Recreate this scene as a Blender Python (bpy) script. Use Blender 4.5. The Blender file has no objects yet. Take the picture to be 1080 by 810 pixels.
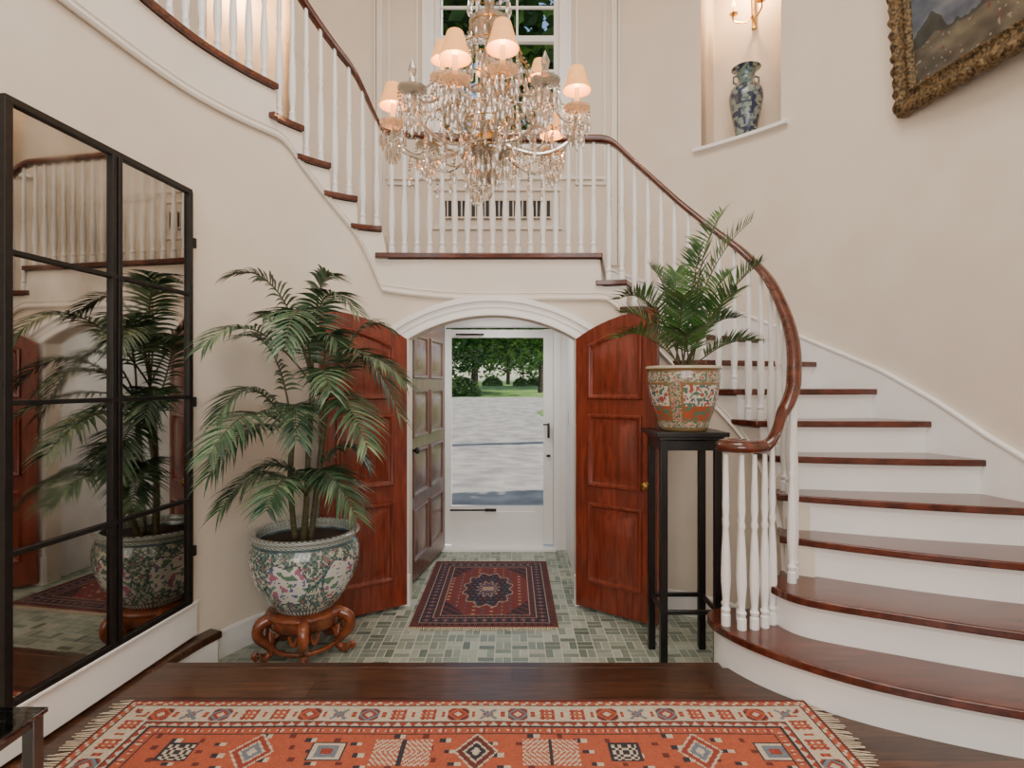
import bpy, math, random
from mathutils import Vector, noise as mnoise
random.seed(7)
PI=math.pi
# ------------------------------------------------------------------ helpers
def lin(c):
    return tuple(((x/255)/12.92 if x/255<=0.04045 else ((x/255+0.055)/1.055)**2.4) for x in c)
class MB:
    def __init__(s): s.v=[];s.f=[];s.m=[];s.c=[];s.sm=[]
    def add(s,vs,fs,mat=0,smooth=False,cols=None):
        o=len(s.v); s.v.extend([tuple(p) for p in vs])
        for i,f in enumerate(fs):
            s.f.append([o+k for k in f]); s.m.append(mat); s.sm.append(smooth)
            s.c.append(cols[i] if cols else (1,1,1))
    def box(s,c,size,rz=0,mat=0,sm=False):
        x,y,z=[k/2 for k in size]; ca,sa=math.cos(rz),math.sin(rz); vs=[]
        for dz in(-z,z):
            for dx,dy in((-x,-y),(x,-y),(x,y),(-x,y)):
                vs.append((c[0]+dx*ca-dy*sa,c[1]+dx*sa+dy*ca,c[2]+dz))
        s.add(vs,[(3,2,1,0),(4,5,6,7),(0,1,5,4),(1,2,6,5),(2,3,7,6),(3,0,4,7)],mat,sm)
    def prism(s,poly,z0,z1,mat=0,sm=False):
        n=len(poly)
        a=sum(poly[i][0]*poly[(i+1)%n][1]-poly[(i+1)%n][0]*poly[i][1] for i in range(n))
        if a<0: poly=poly[::-1]
        vs=[(p[0],p[1],z0) for p in poly]+[(p[0],p[1],z1) for p in poly]
        fs=[tuple(range(n-1,-1,-1)),tuple(range(n,2*n))]+[(i,(i+1)%n,n+(i+1)%n,n+i) for i in range(n)]
        s.add(vs,fs,mat,sm)
    def lathe(s,prof,c=(0,0,0),seg=24,mat=0,colfn=None,rmod=None,cap=True):
        vs=[];fs=[];cols=[]
        for j,(r,z) in enumerate(prof):
            for i in range(seg):
                a=2*PI*i/seg; rr=r*(rmod(a,j) if rmod else 1)
                vs.append((c[0]+rr*math.cos(a),c[1]+rr*math.sin(a),c[2]+z))
        for j in range(len(prof)-1):
            for i in range(seg):
                i2=(i+1)%seg
                fs.append((j*seg+i,j*seg+i2,(j+1)*seg+i2,(j+1)*seg+i))
                if colfn: cols.append(colfn(2*PI*(i+.5)/seg,(prof[j][1]+prof[j+1][1])/2,j))
        if cap:
            fs.append(tuple(range(seg-1,-1,-1))); fs.append(tuple(range((len(prof)-1)*seg,len(prof)*seg)))
            if colfn: cols+= [colfn(0,prof[0][1],0),colfn(0,prof[-1][1],len(prof)-1)]
        s.add(vs,fs,mat,True,cols if colfn else None)
    def tube(s,pts,rad,seg=8,mat=0,cap=True):
        pts=[Vector(p) for p in pts]; n=len(pts)
        if not hasattr(rad,'__len__'): rad=[rad]*n
        vs=[];up=None
        for i,p in enumerate(pts):
            t=(pts[min(i+1,n-1)]-pts[max(i-1,0)])
            if t.length<1e-9: t=Vector((0,0,1))
            t.normalize()
            if up is None:
                up=Vector((1,0,0)) if abs(t.z)>.8 else Vector((0,0,1))
            a=t.cross(up)
            if a.length<1e-4: a=t.cross(Vector((0,1,0)))
            a.normalize(); up=a.cross(t).normalized()
            for k in range(seg):
                th=2*PI*k/seg
                vs.append(p+rad[i]*(math.cos(th)*a+math.sin(th)*up))
        fs=[(i*seg+k,i*seg+(k+1)%seg,(i+1)*seg+(k+1)%seg,(i+1)*seg+k) for i in range(n-1) for k in range(seg)]
        if cap: fs+=[tuple(range(seg-1,-1,-1)),tuple(range((n-1)*seg,n*seg))]
        s.add(vs,fs,mat,True)
    def sweep(s,pts,prof,mat=0,closed_prof=True,sm=True,cap=True):
        n=len(pts);m=len(prof);vs=[]
        for i,p in enumerate(pts):
            a=pts[max(i-1,0)];b=pts[min(i+1,n-1)]
            tx,ty=b[0]-a[0],b[1]-a[1];L=math.hypot(tx,ty) or 1
            nx,ny=-ty/L,tx/L
            for u,w in prof: vs.append((p[0]+nx*u,p[1]+ny*u,p[2]+w))
        fs=[(i*m+k,i*m+(k+1)%m,(i+1)*m+(k+1)%m,(i+1)*m+k) for i in range(n-1) for k in range(m)]
        if cap: fs+=[tuple(range(m-1,-1,-1)),tuple(range((n-1)*m,n*m))]
        s.add(vs,fs,mat,sm)
    def obj(s,name,mats,parent=None,bevel=0,angle=35,seg=2):
        me=bpy.data.meshes.new(name); me.from_pydata(s.v,[],s.f)
        for m in mats: me.materials.append(m)
        me.polygons.foreach_set('material_index',s.m)
        me.polygons.foreach_set('use_smooth',s.sm)
        if any(c!=(1,1,1) for c in s.c):
            at=me.color_attributes.new('Col','FLOAT_COLOR','CORNER'); buf=[]
            for f,c in zip(s.f,s.c): buf.extend([c[0],c[1],c[2],1.0]*len(f))
            at.data.foreach_set('color',buf)
        me.validate(); me.update()
        try: me.set_sharp_from_angle(angle=math.radians(angle))
        except Exception: pass
        o=bpy.data.objects.new(name,me); bpy.context.scene.collection.objects.link(o)
        if parent: o.parent=parent
        if bevel:
            b=o.modifiers.new('bevel','BEVEL'); b.width=bevel; b.segments=seg; b.limit_method='ANGLE'; b.angle_limit=math.radians(40)
        return o
def empty(name,loc=(0,0,0)):
    e=bpy.data.objects.new(name,None); bpy.context.scene.collection.objects.link(e); return e

def newmat(name):
    m=bpy.data.materials.new(name); m.use_nodes=True; nt=m.node_tree
    return m,nt,nt.nodes['Principled BSDF']
def pmat(name,c1,c2=None,rough=.5,scale=4,stretch=(1,1,1),bump=0,metal=0,detail=4,spec=.5,coat=0,dist=0.0,emit=0):
    m,nt,b=newmat(name); c2=c2 or c1
    tc=nt.nodes.new('ShaderNodeTexCoord'); mp=nt.nodes.new('ShaderNodeMapping'); mp.inputs['Scale'].default_value=stretch
    nz=nt.nodes.new('ShaderNodeTexNoise'); nz.inputs['Scale'].default_value=scale; nz.inputs['Detail'].default_value=detail
    nz.inputs['Distortion'].default_value=dist
    cr=nt.nodes.new('ShaderNodeValToRGB')
    cr.color_ramp.elements[0].position=.35; cr.color_ramp.elements[1].position=.65
    cr.color_ramp.elements[0].color=(*lin(c1),1); cr.color_ramp.elements[1].color=(*lin(c2),1)
    L=nt.links.new
    L(tc.outputs['Object'],mp.inputs[0]);L(mp.outputs[0],nz.inputs['Vector']);L(nz.outputs[0],cr.inputs[0]);L(cr.outputs[0],b.inputs['Base Color'])
    b.inputs['Roughness'].default_value=rough; b.inputs['Metallic'].default_value=metal
    b.inputs['Specular IOR Level'].default_value=spec
    b.inputs['Coat Weight'].default_value=coat; b.inputs['Coat Roughness'].default_value=.15
    if bump:
        bp=nt.nodes.new('ShaderNodeBump'); bp.inputs['Strength'].default_value=bump; bp.inputs['Distance'].default_value=.01
        L(nz.outputs[0],bp.inputs['Height']);L(bp.outputs[0],b.inputs['Normal'])
    if emit:
        L(cr.outputs[0],b.inputs['Emission Color']); b.inputs['Emission Strength'].default_value=emit
    return m
def vcmat(name,rough=.5,coat=0,bump=0,bscale=300):
    m,nt,b=newmat(name); a=nt.nodes.new('ShaderNodeVertexColor'); a.layer_name='Col'
    nz=nt.nodes.new('ShaderNodeTexNoise'); nz.inputs['Scale'].default_value=60
    mx=nt.nodes.new('ShaderNodeMix'); mx.data_type='RGBA'; mx.blend_type='MULTIPLY'; mx.inputs[0].default_value=.35
    nt.links.new(a.outputs[0],mx.inputs[6])
    mm=nt.nodes.new('ShaderNodeMath'); mm.operation='MULTIPLY_ADD'; mm.inputs[1].default_value=.8; mm.inputs[2].default_value=.6
    nt.links.new(nz.outputs[0],mm.inputs[0]); nt.links.new(mm.outputs[0],mx.inputs[7])
    nt.links.new(mx.outputs[2],b.inputs['Base Color'])
    b.inputs['Roughness'].default_value=rough; b.inputs['Coat Weight'].default_value=coat
    if bump:
        n2=nt.nodes.new('ShaderNodeTexNoise'); n2.inputs['Scale'].default_value=bscale
        bp=nt.nodes.new('ShaderNodeBump'); bp.inputs['Strength'].default_value=bump; bp.inputs['Distance'].default_value=.003
        nt.links.new(n2.outputs[0],bp.inputs['Height']); nt.links.new(bp.outputs[0],b.inputs['Normal'])
    return m
# ------------------------------------------------------------------ materials
M_wall=pmat('plaster_cream',(222,210,193),(227,216,200),rough=.75,scale=3,bump=.03)
M_white=pmat('white_trim_paint',(240,239,236),(245,244,241),rough=.35,scale=3)
M_ceil=pmat('ceiling_paint',(236,232,226),rough=.8)
M_maho=pmat('mahogany_tread',(66,26,15),(100,46,30),rough=.24,scale=5,stretch=(1.2,7,4),bump=.02,coat=.4,dist=.6)
M_rail=pmat('mahogany_rail',(68,30,18),(98,46,28),rough=.22,scale=10,stretch=(2,2,2),coat=.5)
M_door=pmat('mahogany_door',(98,36,20),(134,56,34),rough=.3,scale=6,stretch=(7,7,.7),bump=.02,coat=.35,dist=.8)
M_entry=pmat('walnut_entry_door',(92,62,52),(120,84,72),rough=.35,scale=6,stretch=(6,6,.6),coat=.3)
M_black=pmat('black_lacquer',(14,13,13),(22,20,19),rough=.3,scale=20)
M_iron=pmat('black_iron',(20,17,15),(32,27,24),rough=.45,scale=30,metal=.3)
M_brass=pmat('brass',(170,136,72),(200,164,96),rough=.25,scale=20,metal=1)
M_gold=pmat('gilt_frame',(44,34,22),(132,108,70),rough=.5,scale=60,metal=.35,bump=1.0,detail=6)
M_carve=pmat('rosewood_stand',(98,44,22),(142,74,40),rough=.25,scale=14,coat=.5,bump=.3)
M_soil=pmat('potting_soil',(40,28,20),(62,46,32),rough=.95,scale=60,bump=.6)
M_leaf=pmat('palm_leaf',(34,60,40),(66,98,64),rough=.38,scale=7)
M_leaf2=pmat('palm_leaf_light',(62,88,58),(116,138,104),rough=.4,scale=7)
M_leafb=pmat('fern_palm_leaf',(38,78,34),(82,124,56),rough=.4,scale=7)
M_cane=pmat('palm_cane',(66,66,40),(98,90,60),rough=.6,scale=25,stretch=(1,1,4))
M_chrome=pmat('brushed_steel',(96,98,98),(130,132,130),rough=.3,metal=1)
M_grass=pmat('lawn_grass',(72,108,38),(124,156,66),rough=.9,scale=1.5,bump=.3,detail=8)
M_asph=pmat('asphalt_drive',(128,122,118),(168,160,152),rough=.9,scale=2.2,detail=12,bump=.2)
M_bark=pmat('tree_bark',(64,50,40),(92,76,60),rough=.9,scale=12,bump=.5)
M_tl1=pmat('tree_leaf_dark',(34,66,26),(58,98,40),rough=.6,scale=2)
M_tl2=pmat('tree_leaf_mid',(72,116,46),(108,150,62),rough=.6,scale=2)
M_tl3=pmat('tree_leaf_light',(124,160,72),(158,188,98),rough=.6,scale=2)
M_porc=vcmat('painted_porcelain',rough=.16,coat=.5)
M_rug=vcmat('wool_rug',rough=.95,bump=.5)
M_canvas=vcmat('oil_canvas',rough=.35,bump=.3,bscale=120)
M_tile=vcmat('stone_tile',rough=.35)
M_grout=pmat('grout',(196,198,184),(208,210,198),rough=.9,scale=20)
M_fringe=pmat('cotton_fringe',(190,174,148),(214,200,174),rough=.95,scale=80)
M_candle=pmat('candle_sleeve',(246,196,130),rough=.5,emit=.9)
M_grille=pmat('dark_vent',(44,44,46),rough=.6)

def floor_mat():
    m,nt,b=newmat('oak_plank_floor'); L=nt.links.new
    tc=nt.nodes.new('ShaderNodeTexCoord')
    br=nt.nodes.new('ShaderNodeTexBrick'); br.inputs['Scale'].default_value=1; br.inputs['Brick Width'].default_value=1.7; br.inputs['Row Height'].default_value=.13
    br.inputs['Mortar Size'].default_value=.002; br.inputs['Color1'].default_value=(*lin((66,40,26)),1); br.inputs['Color2'].default_value=(*lin((92,58,38)),1)
    br.inputs['Mortar'].default_value=(*lin((34,20,13)),1)
    mp=nt.nodes.new('ShaderNodeMapping'); mp.inputs['Scale'].default_value=(2,22,2)
    nz=nt.nodes.new('ShaderNodeTexNoise'); nz.inputs['Scale'].default_value=2.5; nz.inputs['Detail'].default_value=8; nz.inputs['Distortion'].default_value=1
    cr=nt.nodes.new('ShaderNodeValToRGB'); cr.color_ramp.elements[0].color=(.45,.45,.45,1); cr.color_ramp.elements[1].color=(1.25,1.2,1.1,1)
    cr.color_ramp.elements[0].position=.3; cr.color_ramp.elements[1].position=.7
    mx=nt.nodes.new('ShaderNodeMix'); mx.data_type='RGBA'; mx.blend_type='MULTIPLY'; mx.inputs[0].default_value=1
    L(tc.outputs['Object'],br.inputs['Vector']);L(tc.outputs['Object'],mp.inputs[0]);L(mp.outputs[0],nz.inputs['Vector']);L(nz.outputs[0],cr.inputs[0])
    L(br.outputs[0],mx.inputs[6]);L(cr.outputs[0],mx.inputs[7]);L(mx.outputs[2],b.inputs['Base Color'])
    b.inputs['Roughness'].default_value=.3; b.inputs['Coat Weight'].default_value=.2
    return m
M_floor=floor_mat()
def mirror_mat():
    m,nt,b=newmat('antique_mirror'); L=nt.links.new
    tc=nt.nodes.new('ShaderNodeTexCoord'); nz=nt.nodes.new('ShaderNodeTexNoise'); nz.inputs['Scale'].default_value=3; nz.inputs['Detail'].default_value=8
    cr=nt.nodes.new('ShaderNodeValToRGB'); cr.color_ramp.elements[0].position=.35; cr.color_ramp.elements[1].position=.7
    cr.color_ramp.elements[0].color=(*lin((158,152,142)),1); cr.color_ramp.elements[1].color=(*lin((204,198,188)),1)
    cr2=nt.nodes.new('ShaderNodeValToRGB'); cr2.color_ramp.elements[0].position=.45; cr2.color_ramp.elements[1].position=.8
    cr2.color_ramp.elements[0].color=(.015,.015,.015,1); cr2.color_ramp.elements[1].color=(.09,.09,.09,1)
    L(tc.outputs['Object'],nz.inputs['Vector']);L(nz.outputs[0],cr.inputs[0]);L(nz.outputs[0],cr2.inputs[0])
    L(cr.outputs[0],b.inputs['Base Color']);L(cr2.outputs[0],b.inputs['Roughness']); b.inputs['Metallic'].default_value=1
    return m
M_mirror=mirror_mat()
def glass_mat(name,tint=(1,1,1),refl=.08,rough=.02,ior=1.45,diff=0):
    m=bpy.data.materials.new(name); m.use_nodes=True; nt=m.node_tree; nt.nodes.clear(); L=nt.links.new
    o=nt.nodes.new('ShaderNodeOutputMaterial'); t=nt.nodes.new('ShaderNodeBsdfTransparent'); g=nt.nodes.new('ShaderNodeBsdfGlossy')
    t.inputs[0].default_value=(*tint,1); g.inputs['Roughness'].default_value=rough
    f=nt.nodes.new('ShaderNodeFresnel'); f.inputs[0].default_value=ior
    a=nt.nodes.new('ShaderNodeMath'); a.operation='ADD'; a.inputs[1].default_value=refl; a.use_clamp=True
    mx=nt.nodes.new('ShaderNodeMixShader')
    L(f.outputs[0],a.inputs[0]);L(a.outputs[0],mx.inputs[0]);L(t.outputs[0],mx.inputs[1]);L(g.outputs[0],mx.inputs[2])
    last=mx
    if diff:
        d=nt.nodes.new('ShaderNodeBsdfDiffuse'); d.inputs[0].default_value=(.95,.88,.76,1); tr=nt.nodes.new('ShaderNodeBsdfTranslucent'); tr.inputs[0].default_value=(1,.90,.74,1)
        m1=nt.nodes.new('ShaderNodeMixShader'); L(d.outputs[0],m1.inputs[1]);L(tr.outputs[0],m1.inputs[2])
        m2=nt.nodes.new('ShaderNodeMixShader'); m2.inputs[0].default_value=diff; L(mx.outputs[0],m2.inputs[1]);L(m1.outputs[0],m2.inputs[2]); last=m2
    L(last.outputs[0],o.inputs[0])
    return m
M_glass=glass_mat('window_glass',(.98,.99,.98),.0,.01,1.08)
M_tglass=glass_mat('table_glass',(.45,.58,.56),.12)
M_crys=glass_mat('crystal',(.84,.77,.68),.20,.06,diff=.13)
def shade_mat():
    m=bpy.data.materials.new('pleated_silk_shade'); m.use_nodes=True; nt=m.node_tree; b=nt.nodes['Principled BSDF']; L=nt.links.new
    b.inputs['Base Color'].default_value=(*lin((200,150,96)),1); b.inputs['Roughness'].default_value=.8
    wv=nt.nodes.new('ShaderNodeTexNoise'); wv.inputs['Scale'].default_value=18
    cr=nt.nodes.new('ShaderNodeValToRGB'); cr.color_ramp.elements[0].color=(*lin((238,128,44)),1); cr.color_ramp.elements[1].color=(*lin((255,180,92)),1)
    L(wv.outputs[0],cr.inputs[0]);L(cr.outputs[0],b.inputs['Emission Color']); b.inputs['Emission Strength'].default_value=1.15
    return m
M_shade=shade_mat()
M_bulb=pmat('bulb_glow',(255,190,105),rough=.5,emit=16)
# ------------------------------------------------------------------ plan curves
R=0.18
ctrl={1:(1.13,2.60),2:(1.26,2.655),3:(1.35,2.79),4:(1.41,2.94),5:(1.43,3.09),6:(1.42,3.24),7:(1.35,3.40),8:(1.22,3.54),9:(1.07,3.64),10:(.92,3.71),
 11:(.76,3.765),12:(.60,3.80),13:(-.86,3.80),14:(-1.02,3.745),15:(-1.17,3.65),16:(-1.30,3.52),17:(-1.40,3.37),18:(-1.51,3.18),19:(-1.59,3.0),20:(-1.645,2.82),
 21:(-1.685,2.6),22:(-1.73,2.2),23:(-1.765,1.8),24:(-1.80,1.0),25:(-1.82,-.8),26:(-1.82,-2.5)}
def cdir(i):
    if i in(12,13): return (-1.0,0.0)
    a=ctrl[max(1,i-1)];b=ctrl[min(26,i+1)];L=math.hypot(b[0]-a[0],b[1]-a[1]);return((b[0]-a[0])/L,(b[1]-a[1])/L)
def P(t):
    t=max(1,min(25.9999,t));i=int(t);u=t-i;a=ctrl[i];b=ctrl[i+1];L=math.hypot(b[0]-a[0],b[1]-a[1])
    da=cdir(i);db=cdir(i+1)
    h0=2*u**3-3*u**2+1;h1=u**3-2*u**2+u;h2=-2*u**3+3*u**2;h3=u**3-u**2
    return tuple(h0*a[k]+h1*L*da[k]+h2*b[k]+h3*L*db[k] for k in(0,1))
def Nin(t):
    a=P(t-.02);b=P(t+.02);L=math.hypot(b[0]-a[0],b[1]-a[1]) or 1
    return(-(b[1]-a[1])/L,(b[0]-a[0])/L)
def Pin(t,d):
    p=P(t);n=Nin(t);return(p[0]+n[0]*d,p[1]+n[1]*d)
CX=-.13
def O(phi,off=0.0):
    a,b=2.65-off,2.8-off
    if phi<0: return(CX+a,2.3+2.8*phi)
    if phi>PI: return(CX-a,2.3-2.8*(phi-PI))
    return(CX+a*math.cos(phi),min(2.3+b*math.sin(phi),4.87-off))
PH={1:-.196,2:-.118,3:-.018,4:.0966,5:.223,6:.327,7:.443,8:.587,9:.725,10:.874,11:1.045,12:1.204,13:1.98,14:2.106,15:2.257,16:2.408,17:2.62}
def phi_of(t):
    i=max(1,min(16,int(t)));u=t-i;return PH[i]*(1-u)+PH[i+1]*u
# ------------------------------------------------------------------ curved walls
def strip(mb,samples,mat=0):
    vs=[];n=len(samples)
    for a,b,zb,zt in samples: vs+=[(a[0],a[1],zb),(a[0],a[1],zt),(b[0],b[1],zt),(b[0],b[1],zb)]
    fs=[]
    for i in range(n-1):
        for k in range(4): fs.append((i*4+k,(i+1)*4+k,(i+1)*4+(k+1)%4,i*4+(k+1)%4))
    fs+=[(3,2,1,0),((n-1)*4,(n-1)*4+1,(n-1)*4+2,(n-1)*4+3)]
    mb.add(vs,fs,mat,True)
def owall(mb,p0,p1,zb,zt,n=None,t=.12):
    n=n or max(2,int(abs(p1-p0)/.04)); 
    strip(mb,[(O(p0+(p1-p0)*i/n),O(p0+(p1-p0)*i/n,-t),zb,zt) for i in range(n+1)])
ph_w0=math.acos(.535/2.65); ph_w1=PI-ph_w0
nr0,nr1=.684,.909; nl0,nl1=PI-.909,PI-.684
WZ0,WZ1=3.42,5.25
mb=MB(); owall(mb,-1.75,nr0,-.2,5.5); owall(mb,nr0,nr1,-.2,3.16); owall(mb,nr0,nr1,4.85,5.5); owall(mb,nr1,1.16,-.2,5.5)
mb.obj('wall_right',[M_wall],angle=30)
mb=MB(); owall(mb,1.16,ph_w0,2.1,5.5,4); owall(mb,ph_w0,ph_w1,2.1,WZ0,4); owall(mb,ph_w0,ph_w1,WZ1,5.5,4); owall(mb,ph_w1,PI-1.16,2.1,5.5,4)
mb.obj('wall_back',[M_wall],angle=30)
mb=MB(); owall(mb,PI-1.16,nl0,-.2,5.5); owall(mb,nl0,nl1,-.2,3.16); owall(mb,nl0,nl1,4.85,5.5); owall(mb,nl1,PI+1.75,-.2,5.5)
mb.obj('wall_left',[M_wall],angle=30)
mb=MB(); mb.box((-.13,-2.6,2.65),(5.6,.12,5.7)); mb.obj('wall_front',[M_wall])
mb=MB(); mb.box((-.13,1.2,5.56),(5.9,7.8,.1)); mb.obj('ceiling',[M_ceil])
for k,(a,b) in enumerate(((nr0,nr1),(nl0,nl1))):
    mb=MB(); d=.3; N=8
    pa=[O(a+(b-a)*i/N) for i in range(N+1)]; pb=[O(a+(b-a)*i/N,-d) for i in range(N+1)]
    vs=[(p[0],p[1],z) for z in(3.16,4.85) for p in pb]; fs=[(i,i+1,N+2+i,N+1+i) for i in range(N)]
    mb.add(vs,fs,0,True)
    for q in(0,N): mb.add([(pa[q][0],pa[q][1],3.16),(pb[q][0],pb[q][1],3.16),(pb[q][0],pb[q][1],4.85),(pa[q][0],pa[q][1],4.85)],[(0,1,2,3)],0)
    for z in(3.16,4.85): mb.add([(p[0],p[1],z) for p in pa+pb[::-1]],[tuple(range(2*N+2))],0)
    mb.obj('wall_niche' ,[M_wall])
    mb=MB()
    strip(mb,[(O(a-.02+(b-a+.04)*i/N,.045),O(a-.02+(b-a+.04)*i/N,0.0),3.13,3.155) for i in range(N+1)])
    mb.obj('trim_%d'%(k+1),[M_white])
# inner (under-stair) wall with arched opening
ax0,ax1=-.6875,.425; AC=(-.131,.676); AR=1.07
def archz(x): return AC[1]+math.sqrt(max(0,AR**2-(x-AC[0])**2))
def ztop(n): return R*n-.04
mb=MB(); S=[]; W=.12
def sam(t,zb,zt): return (Pin(t,0),Pin(t,-W),zb,zt)
for n in range(2,12):
    for k in range(6): S.append(sam(n+ .02+ (.96)*k/5,-.19,ztop(n)))
zt=ztop(12)
tx=lambda x:12+(.60-x)/1.46
for x in(.59,.5,ax1+.0001): S.append(sam(tx(x),-.19,zt))
for i in range(25):
    x=ax1+(ax0-ax1)*i/24; S.append(sam(tx(x),archz(x),zt))
S.append(sam(tx(ax0-.0001),-.19,zt)); S.append(sam(12.98,-.19,zt))
for n in range(13,17):
    for k in range(5): S.append(sam(n+.02+.96*k/4,-.19,ztop(n)))
t=17.02
while t<26: S.append(sam(t,-.19,ztop(17))); t+=.12 if t<22 else .5
S.append(sam(25.99,-.19,ztop(17)))
strip(mb,S); mb.obj('wall_understair',[M_wall],angle=30)
# arch casing
mb=MB()
def arcband(r0,r1,y0,y1,a0=-34*PI/180,a1=34*PI/180,n=36,mat=0):
    vs=[];fs=[]
    for i in range(n+1):
        a=a0+(a1-a0)*i/n
        for r,y in((r0,y1),(r0,y0),(r1,y0),(r1,y1)): vs.append((AC[0]+r*math.sin(a),y,AC[1]+r*math.cos(a)))
    for i in range(n):
        for k in range(4): fs.append((i*4+k,(i+1)*4+k,(i+1)*4+(k+1)%4,i*4+(k+1)%4))
    fs+=[(0,1,2,3),(n*4+3,n*4+2,n*4+1,n*4)]
    mb.add(vs,fs,mat,True)
arcband(1.072,1.20,3.785,3.80); arcband(1.165,1.20,3.765,3.79); arcband(1.072,1.09,3.775,3.79); arcband(1.125,1.14,3.778,3.79)
for sx,x0 in((-1,ax0),(1,ax1)):
    mb.box((x0+sx*.055,3.79,.71),(.11,.022,1.8)); mb.box((x0+sx*.10,3.78,.71),(.025,.03,1.8)); mb.box((x0+sx*.055,3.785,-.08),(.13,.04,.2))
mb.obj('trim_arch',[M_white])
# ------------------------------------------------------------------ staircase
stair=empty('staircase')
def smooth(pts,n=6):
    out=[]
    for i in range(len(pts)-1):
        p0=pts[max(i-1,0)];p1=pts[i];p2=pts[i+1];p3=pts[min(i+2,len(pts)-1)]
        for k in range(n):
            u=k/n
            out.append(tuple(.5*((2*p1[j])+(-p0[j]+p2[j])*u+(2*p0[j]-5*p1[j]+4*p2[j]-p3[j])*u*u+(-p0[j]+3*p1[j]-3*p2[j]+p3[j])*u**3) for j in range(len(p1))))
    out.append(pts[-1]); return out
def offs(c,d):
    out=[]
    for i,p in enumerate(c):
        a=c[max(0,i-1)];b=c[min(len(c)-1,i+1)];L=math.hypot(b[0]-a[0],b[1]-a[1]) or 1
        out.append((p[0]-(b[1]-a[1])/L*d,p[1]+(b[0]-a[0])/L*d))
    return out
NOSE={}
NOSE[1]=smooth([(1.22,2.80),(1.08,2.83),(.97,2.79),(.93,2.69),(.955,2.57),(1.05,2.40),(1.217,2.22),(1.42,2.08),(1.75,1.93),(2.15,1.81),(2.52,1.75)])
NOSE[2]=smooth([(1.28,2.80),(1.215,2.72),(1.195,2.61),(1.28,2.46),(1.57,2.30),(1.917,2.13),(2.2,2.04),(2.52,1.97)])
for n in range(3,18):
    a=Pin(n,.035) ; b=O(phi_of(n)) ; bow={3:.05,4:.035,5:.02}.get(n,0) 
    dx,dy=b[0]-a[0],b[1]-a[1];L=math.hypot(dx,dy)
    NOSE[n]=[(a[0]+dx*u+dy/L*bow*math.sin(PI*u),a[1]+dy*u-dx/L*bow*math.sin(PI*u)) for u in [k/8 for k in range(9)]]
mt=MB(); mr=MB()
for n in range(1,17):
    back=offs(NOSE[n+1],.045)
    if n<=2: poly=NOSE[1]+[p for p in back[::-1] if p[0]>1.3]
    else:
        inner=[Pin(n+1-k/6,.035) for k in range(1,6)]
        poly=NOSE[n]+back[::-1]+inner
    if n==2: poly=NOSE[2]+offs(NOSE[3],.045)[::-1]+[Pin(2.75,.035)]
    mt.prism(poly,R*n-.035,R*n,0)
    c=offs(NOSE[n],.03)
    if n>2: c=[Pin(n,0.0)]+c[1:]
    zb=-.19 if n<=2 else R*(n-1)-.04
    vs=[(p[0],p[1],zb) for p in c]+[(p[0],p[1],R*n-.03) for p in c]; m=len(c)
    mr.add(vs,[(i,i+1,m+i+1,m+i) for i in range(m-1)],0,True)
    c2=offs(NOSE[n],.018)
    if n>2: c2[0]=Pin(n,.01)
    vs=[];
    for p,q in zip(c2,c): vs+=[(p[0],p[1],R*n-.035),(q[0],q[1],R*n-.06)]
    mr.add(vs,[(2*i,2*i+2,2*i+3,2*i+1) for i in range(m-1)],0,True)
poly=[Pin(17+9*k/40 if k<40 else 25.99,.035) for k in range(41)]
outer=[O(2.62+ (PI+1.714-2.62)*k/12) for k in range(13)]
mt.prism(poly+outer[::-1],R*17-.035,R*17,0)
c=offs(NOSE[17],.03); c[0]=Pin(17,0)
mr.add([(p[0],p[1],R*16-.04) for p in c]+[(p[0],p[1],R*17-.03) for p in c],[(i,i+1,len(c)+i+1,len(c)+i) for i in range(len(c)-1)],0,True)
mt.obj('treads',[M_maho],stair,bevel=.011,seg=3)
mr.obj('risers',[M_white],stair)
ms=MB()
def zs(t):
    def base(t):
        if t<=11.7: return R*(t+.3)
        if t<=12.9: return R*12
        if t<=14: return R*12+(R*14.3-R*12)*(t-12.9)/1.1
        if t<=16.7: return R*(t+.3)
        return R*17
    return sum(base(t+d) for d in(-.3,-.15,0,.15,.3))/5
S=[]
def add_s(t,n): S.append((Pin(t,.008),Pin(t,0),min(zs(t)-.30, R*n-.06),ztop(n)))
for n in range(2,12):
    for k in range(6): add_s(n+.02+.96*k/5,n)
for k in range(14): add_s(12.02+.96*k/13,12)
for n in range(13,17):
    for k in range(5): add_s(n+.02+.96*k/4,n)
t=17.02
while t<25.9: add_s(t,17); t+=.12
strip(ms,S)
path=[]
t=2.2
while t<25.9:
    p=Pin(t,.01); path.append((p[0],p[1],zs(t)-.30)); t+=.06
ms.sweep(path,[(0,-.014),(.010,-.012),(.016,0),(.010,.010),(0,.014)])
path=[(Pin(t0,.008)[0],Pin(t0,.008)[1],zs(t0)-.265) for t0 in [2.2+.06*i for i in range(390)]]
ms.sweep(path,[(0,-.005),(.006,0),(0,.005)])
M_str=pmat('stringer_paint',(230,222,210),(234,227,216),rough=.5,scale=3)
ms.obj('stringer',[M_str],stair)
ms=MB(); S=[]
for k in range(111):
    t=1+k*.1; 
    if t<=12: S.append((O(phi_of(t),.018),O(phi_of(t),0.0),R*t-.4,R*t+.12))
S.append((O(1.3,.018),O(1.3,0),R*12-.05,R*12+.12)); S.append((O(PI-1.3,.018),O(PI-1.3,0),R*12-.05,R*12+.12))
strip(ms,S)
S=[]
for k in range(41):
    t=13+k*.1; S.append((O(phi_of(min(t,17)),.018),O(phi_of(min(t,17)),0.0),R*t-.3,R*t+.12))
strip(ms,S)
path=[]
for k in range(111):
    t=1+k*.1; p=O(phi_of(t),.016); path.append((p[0],p[1],R*t+.12))
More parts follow.
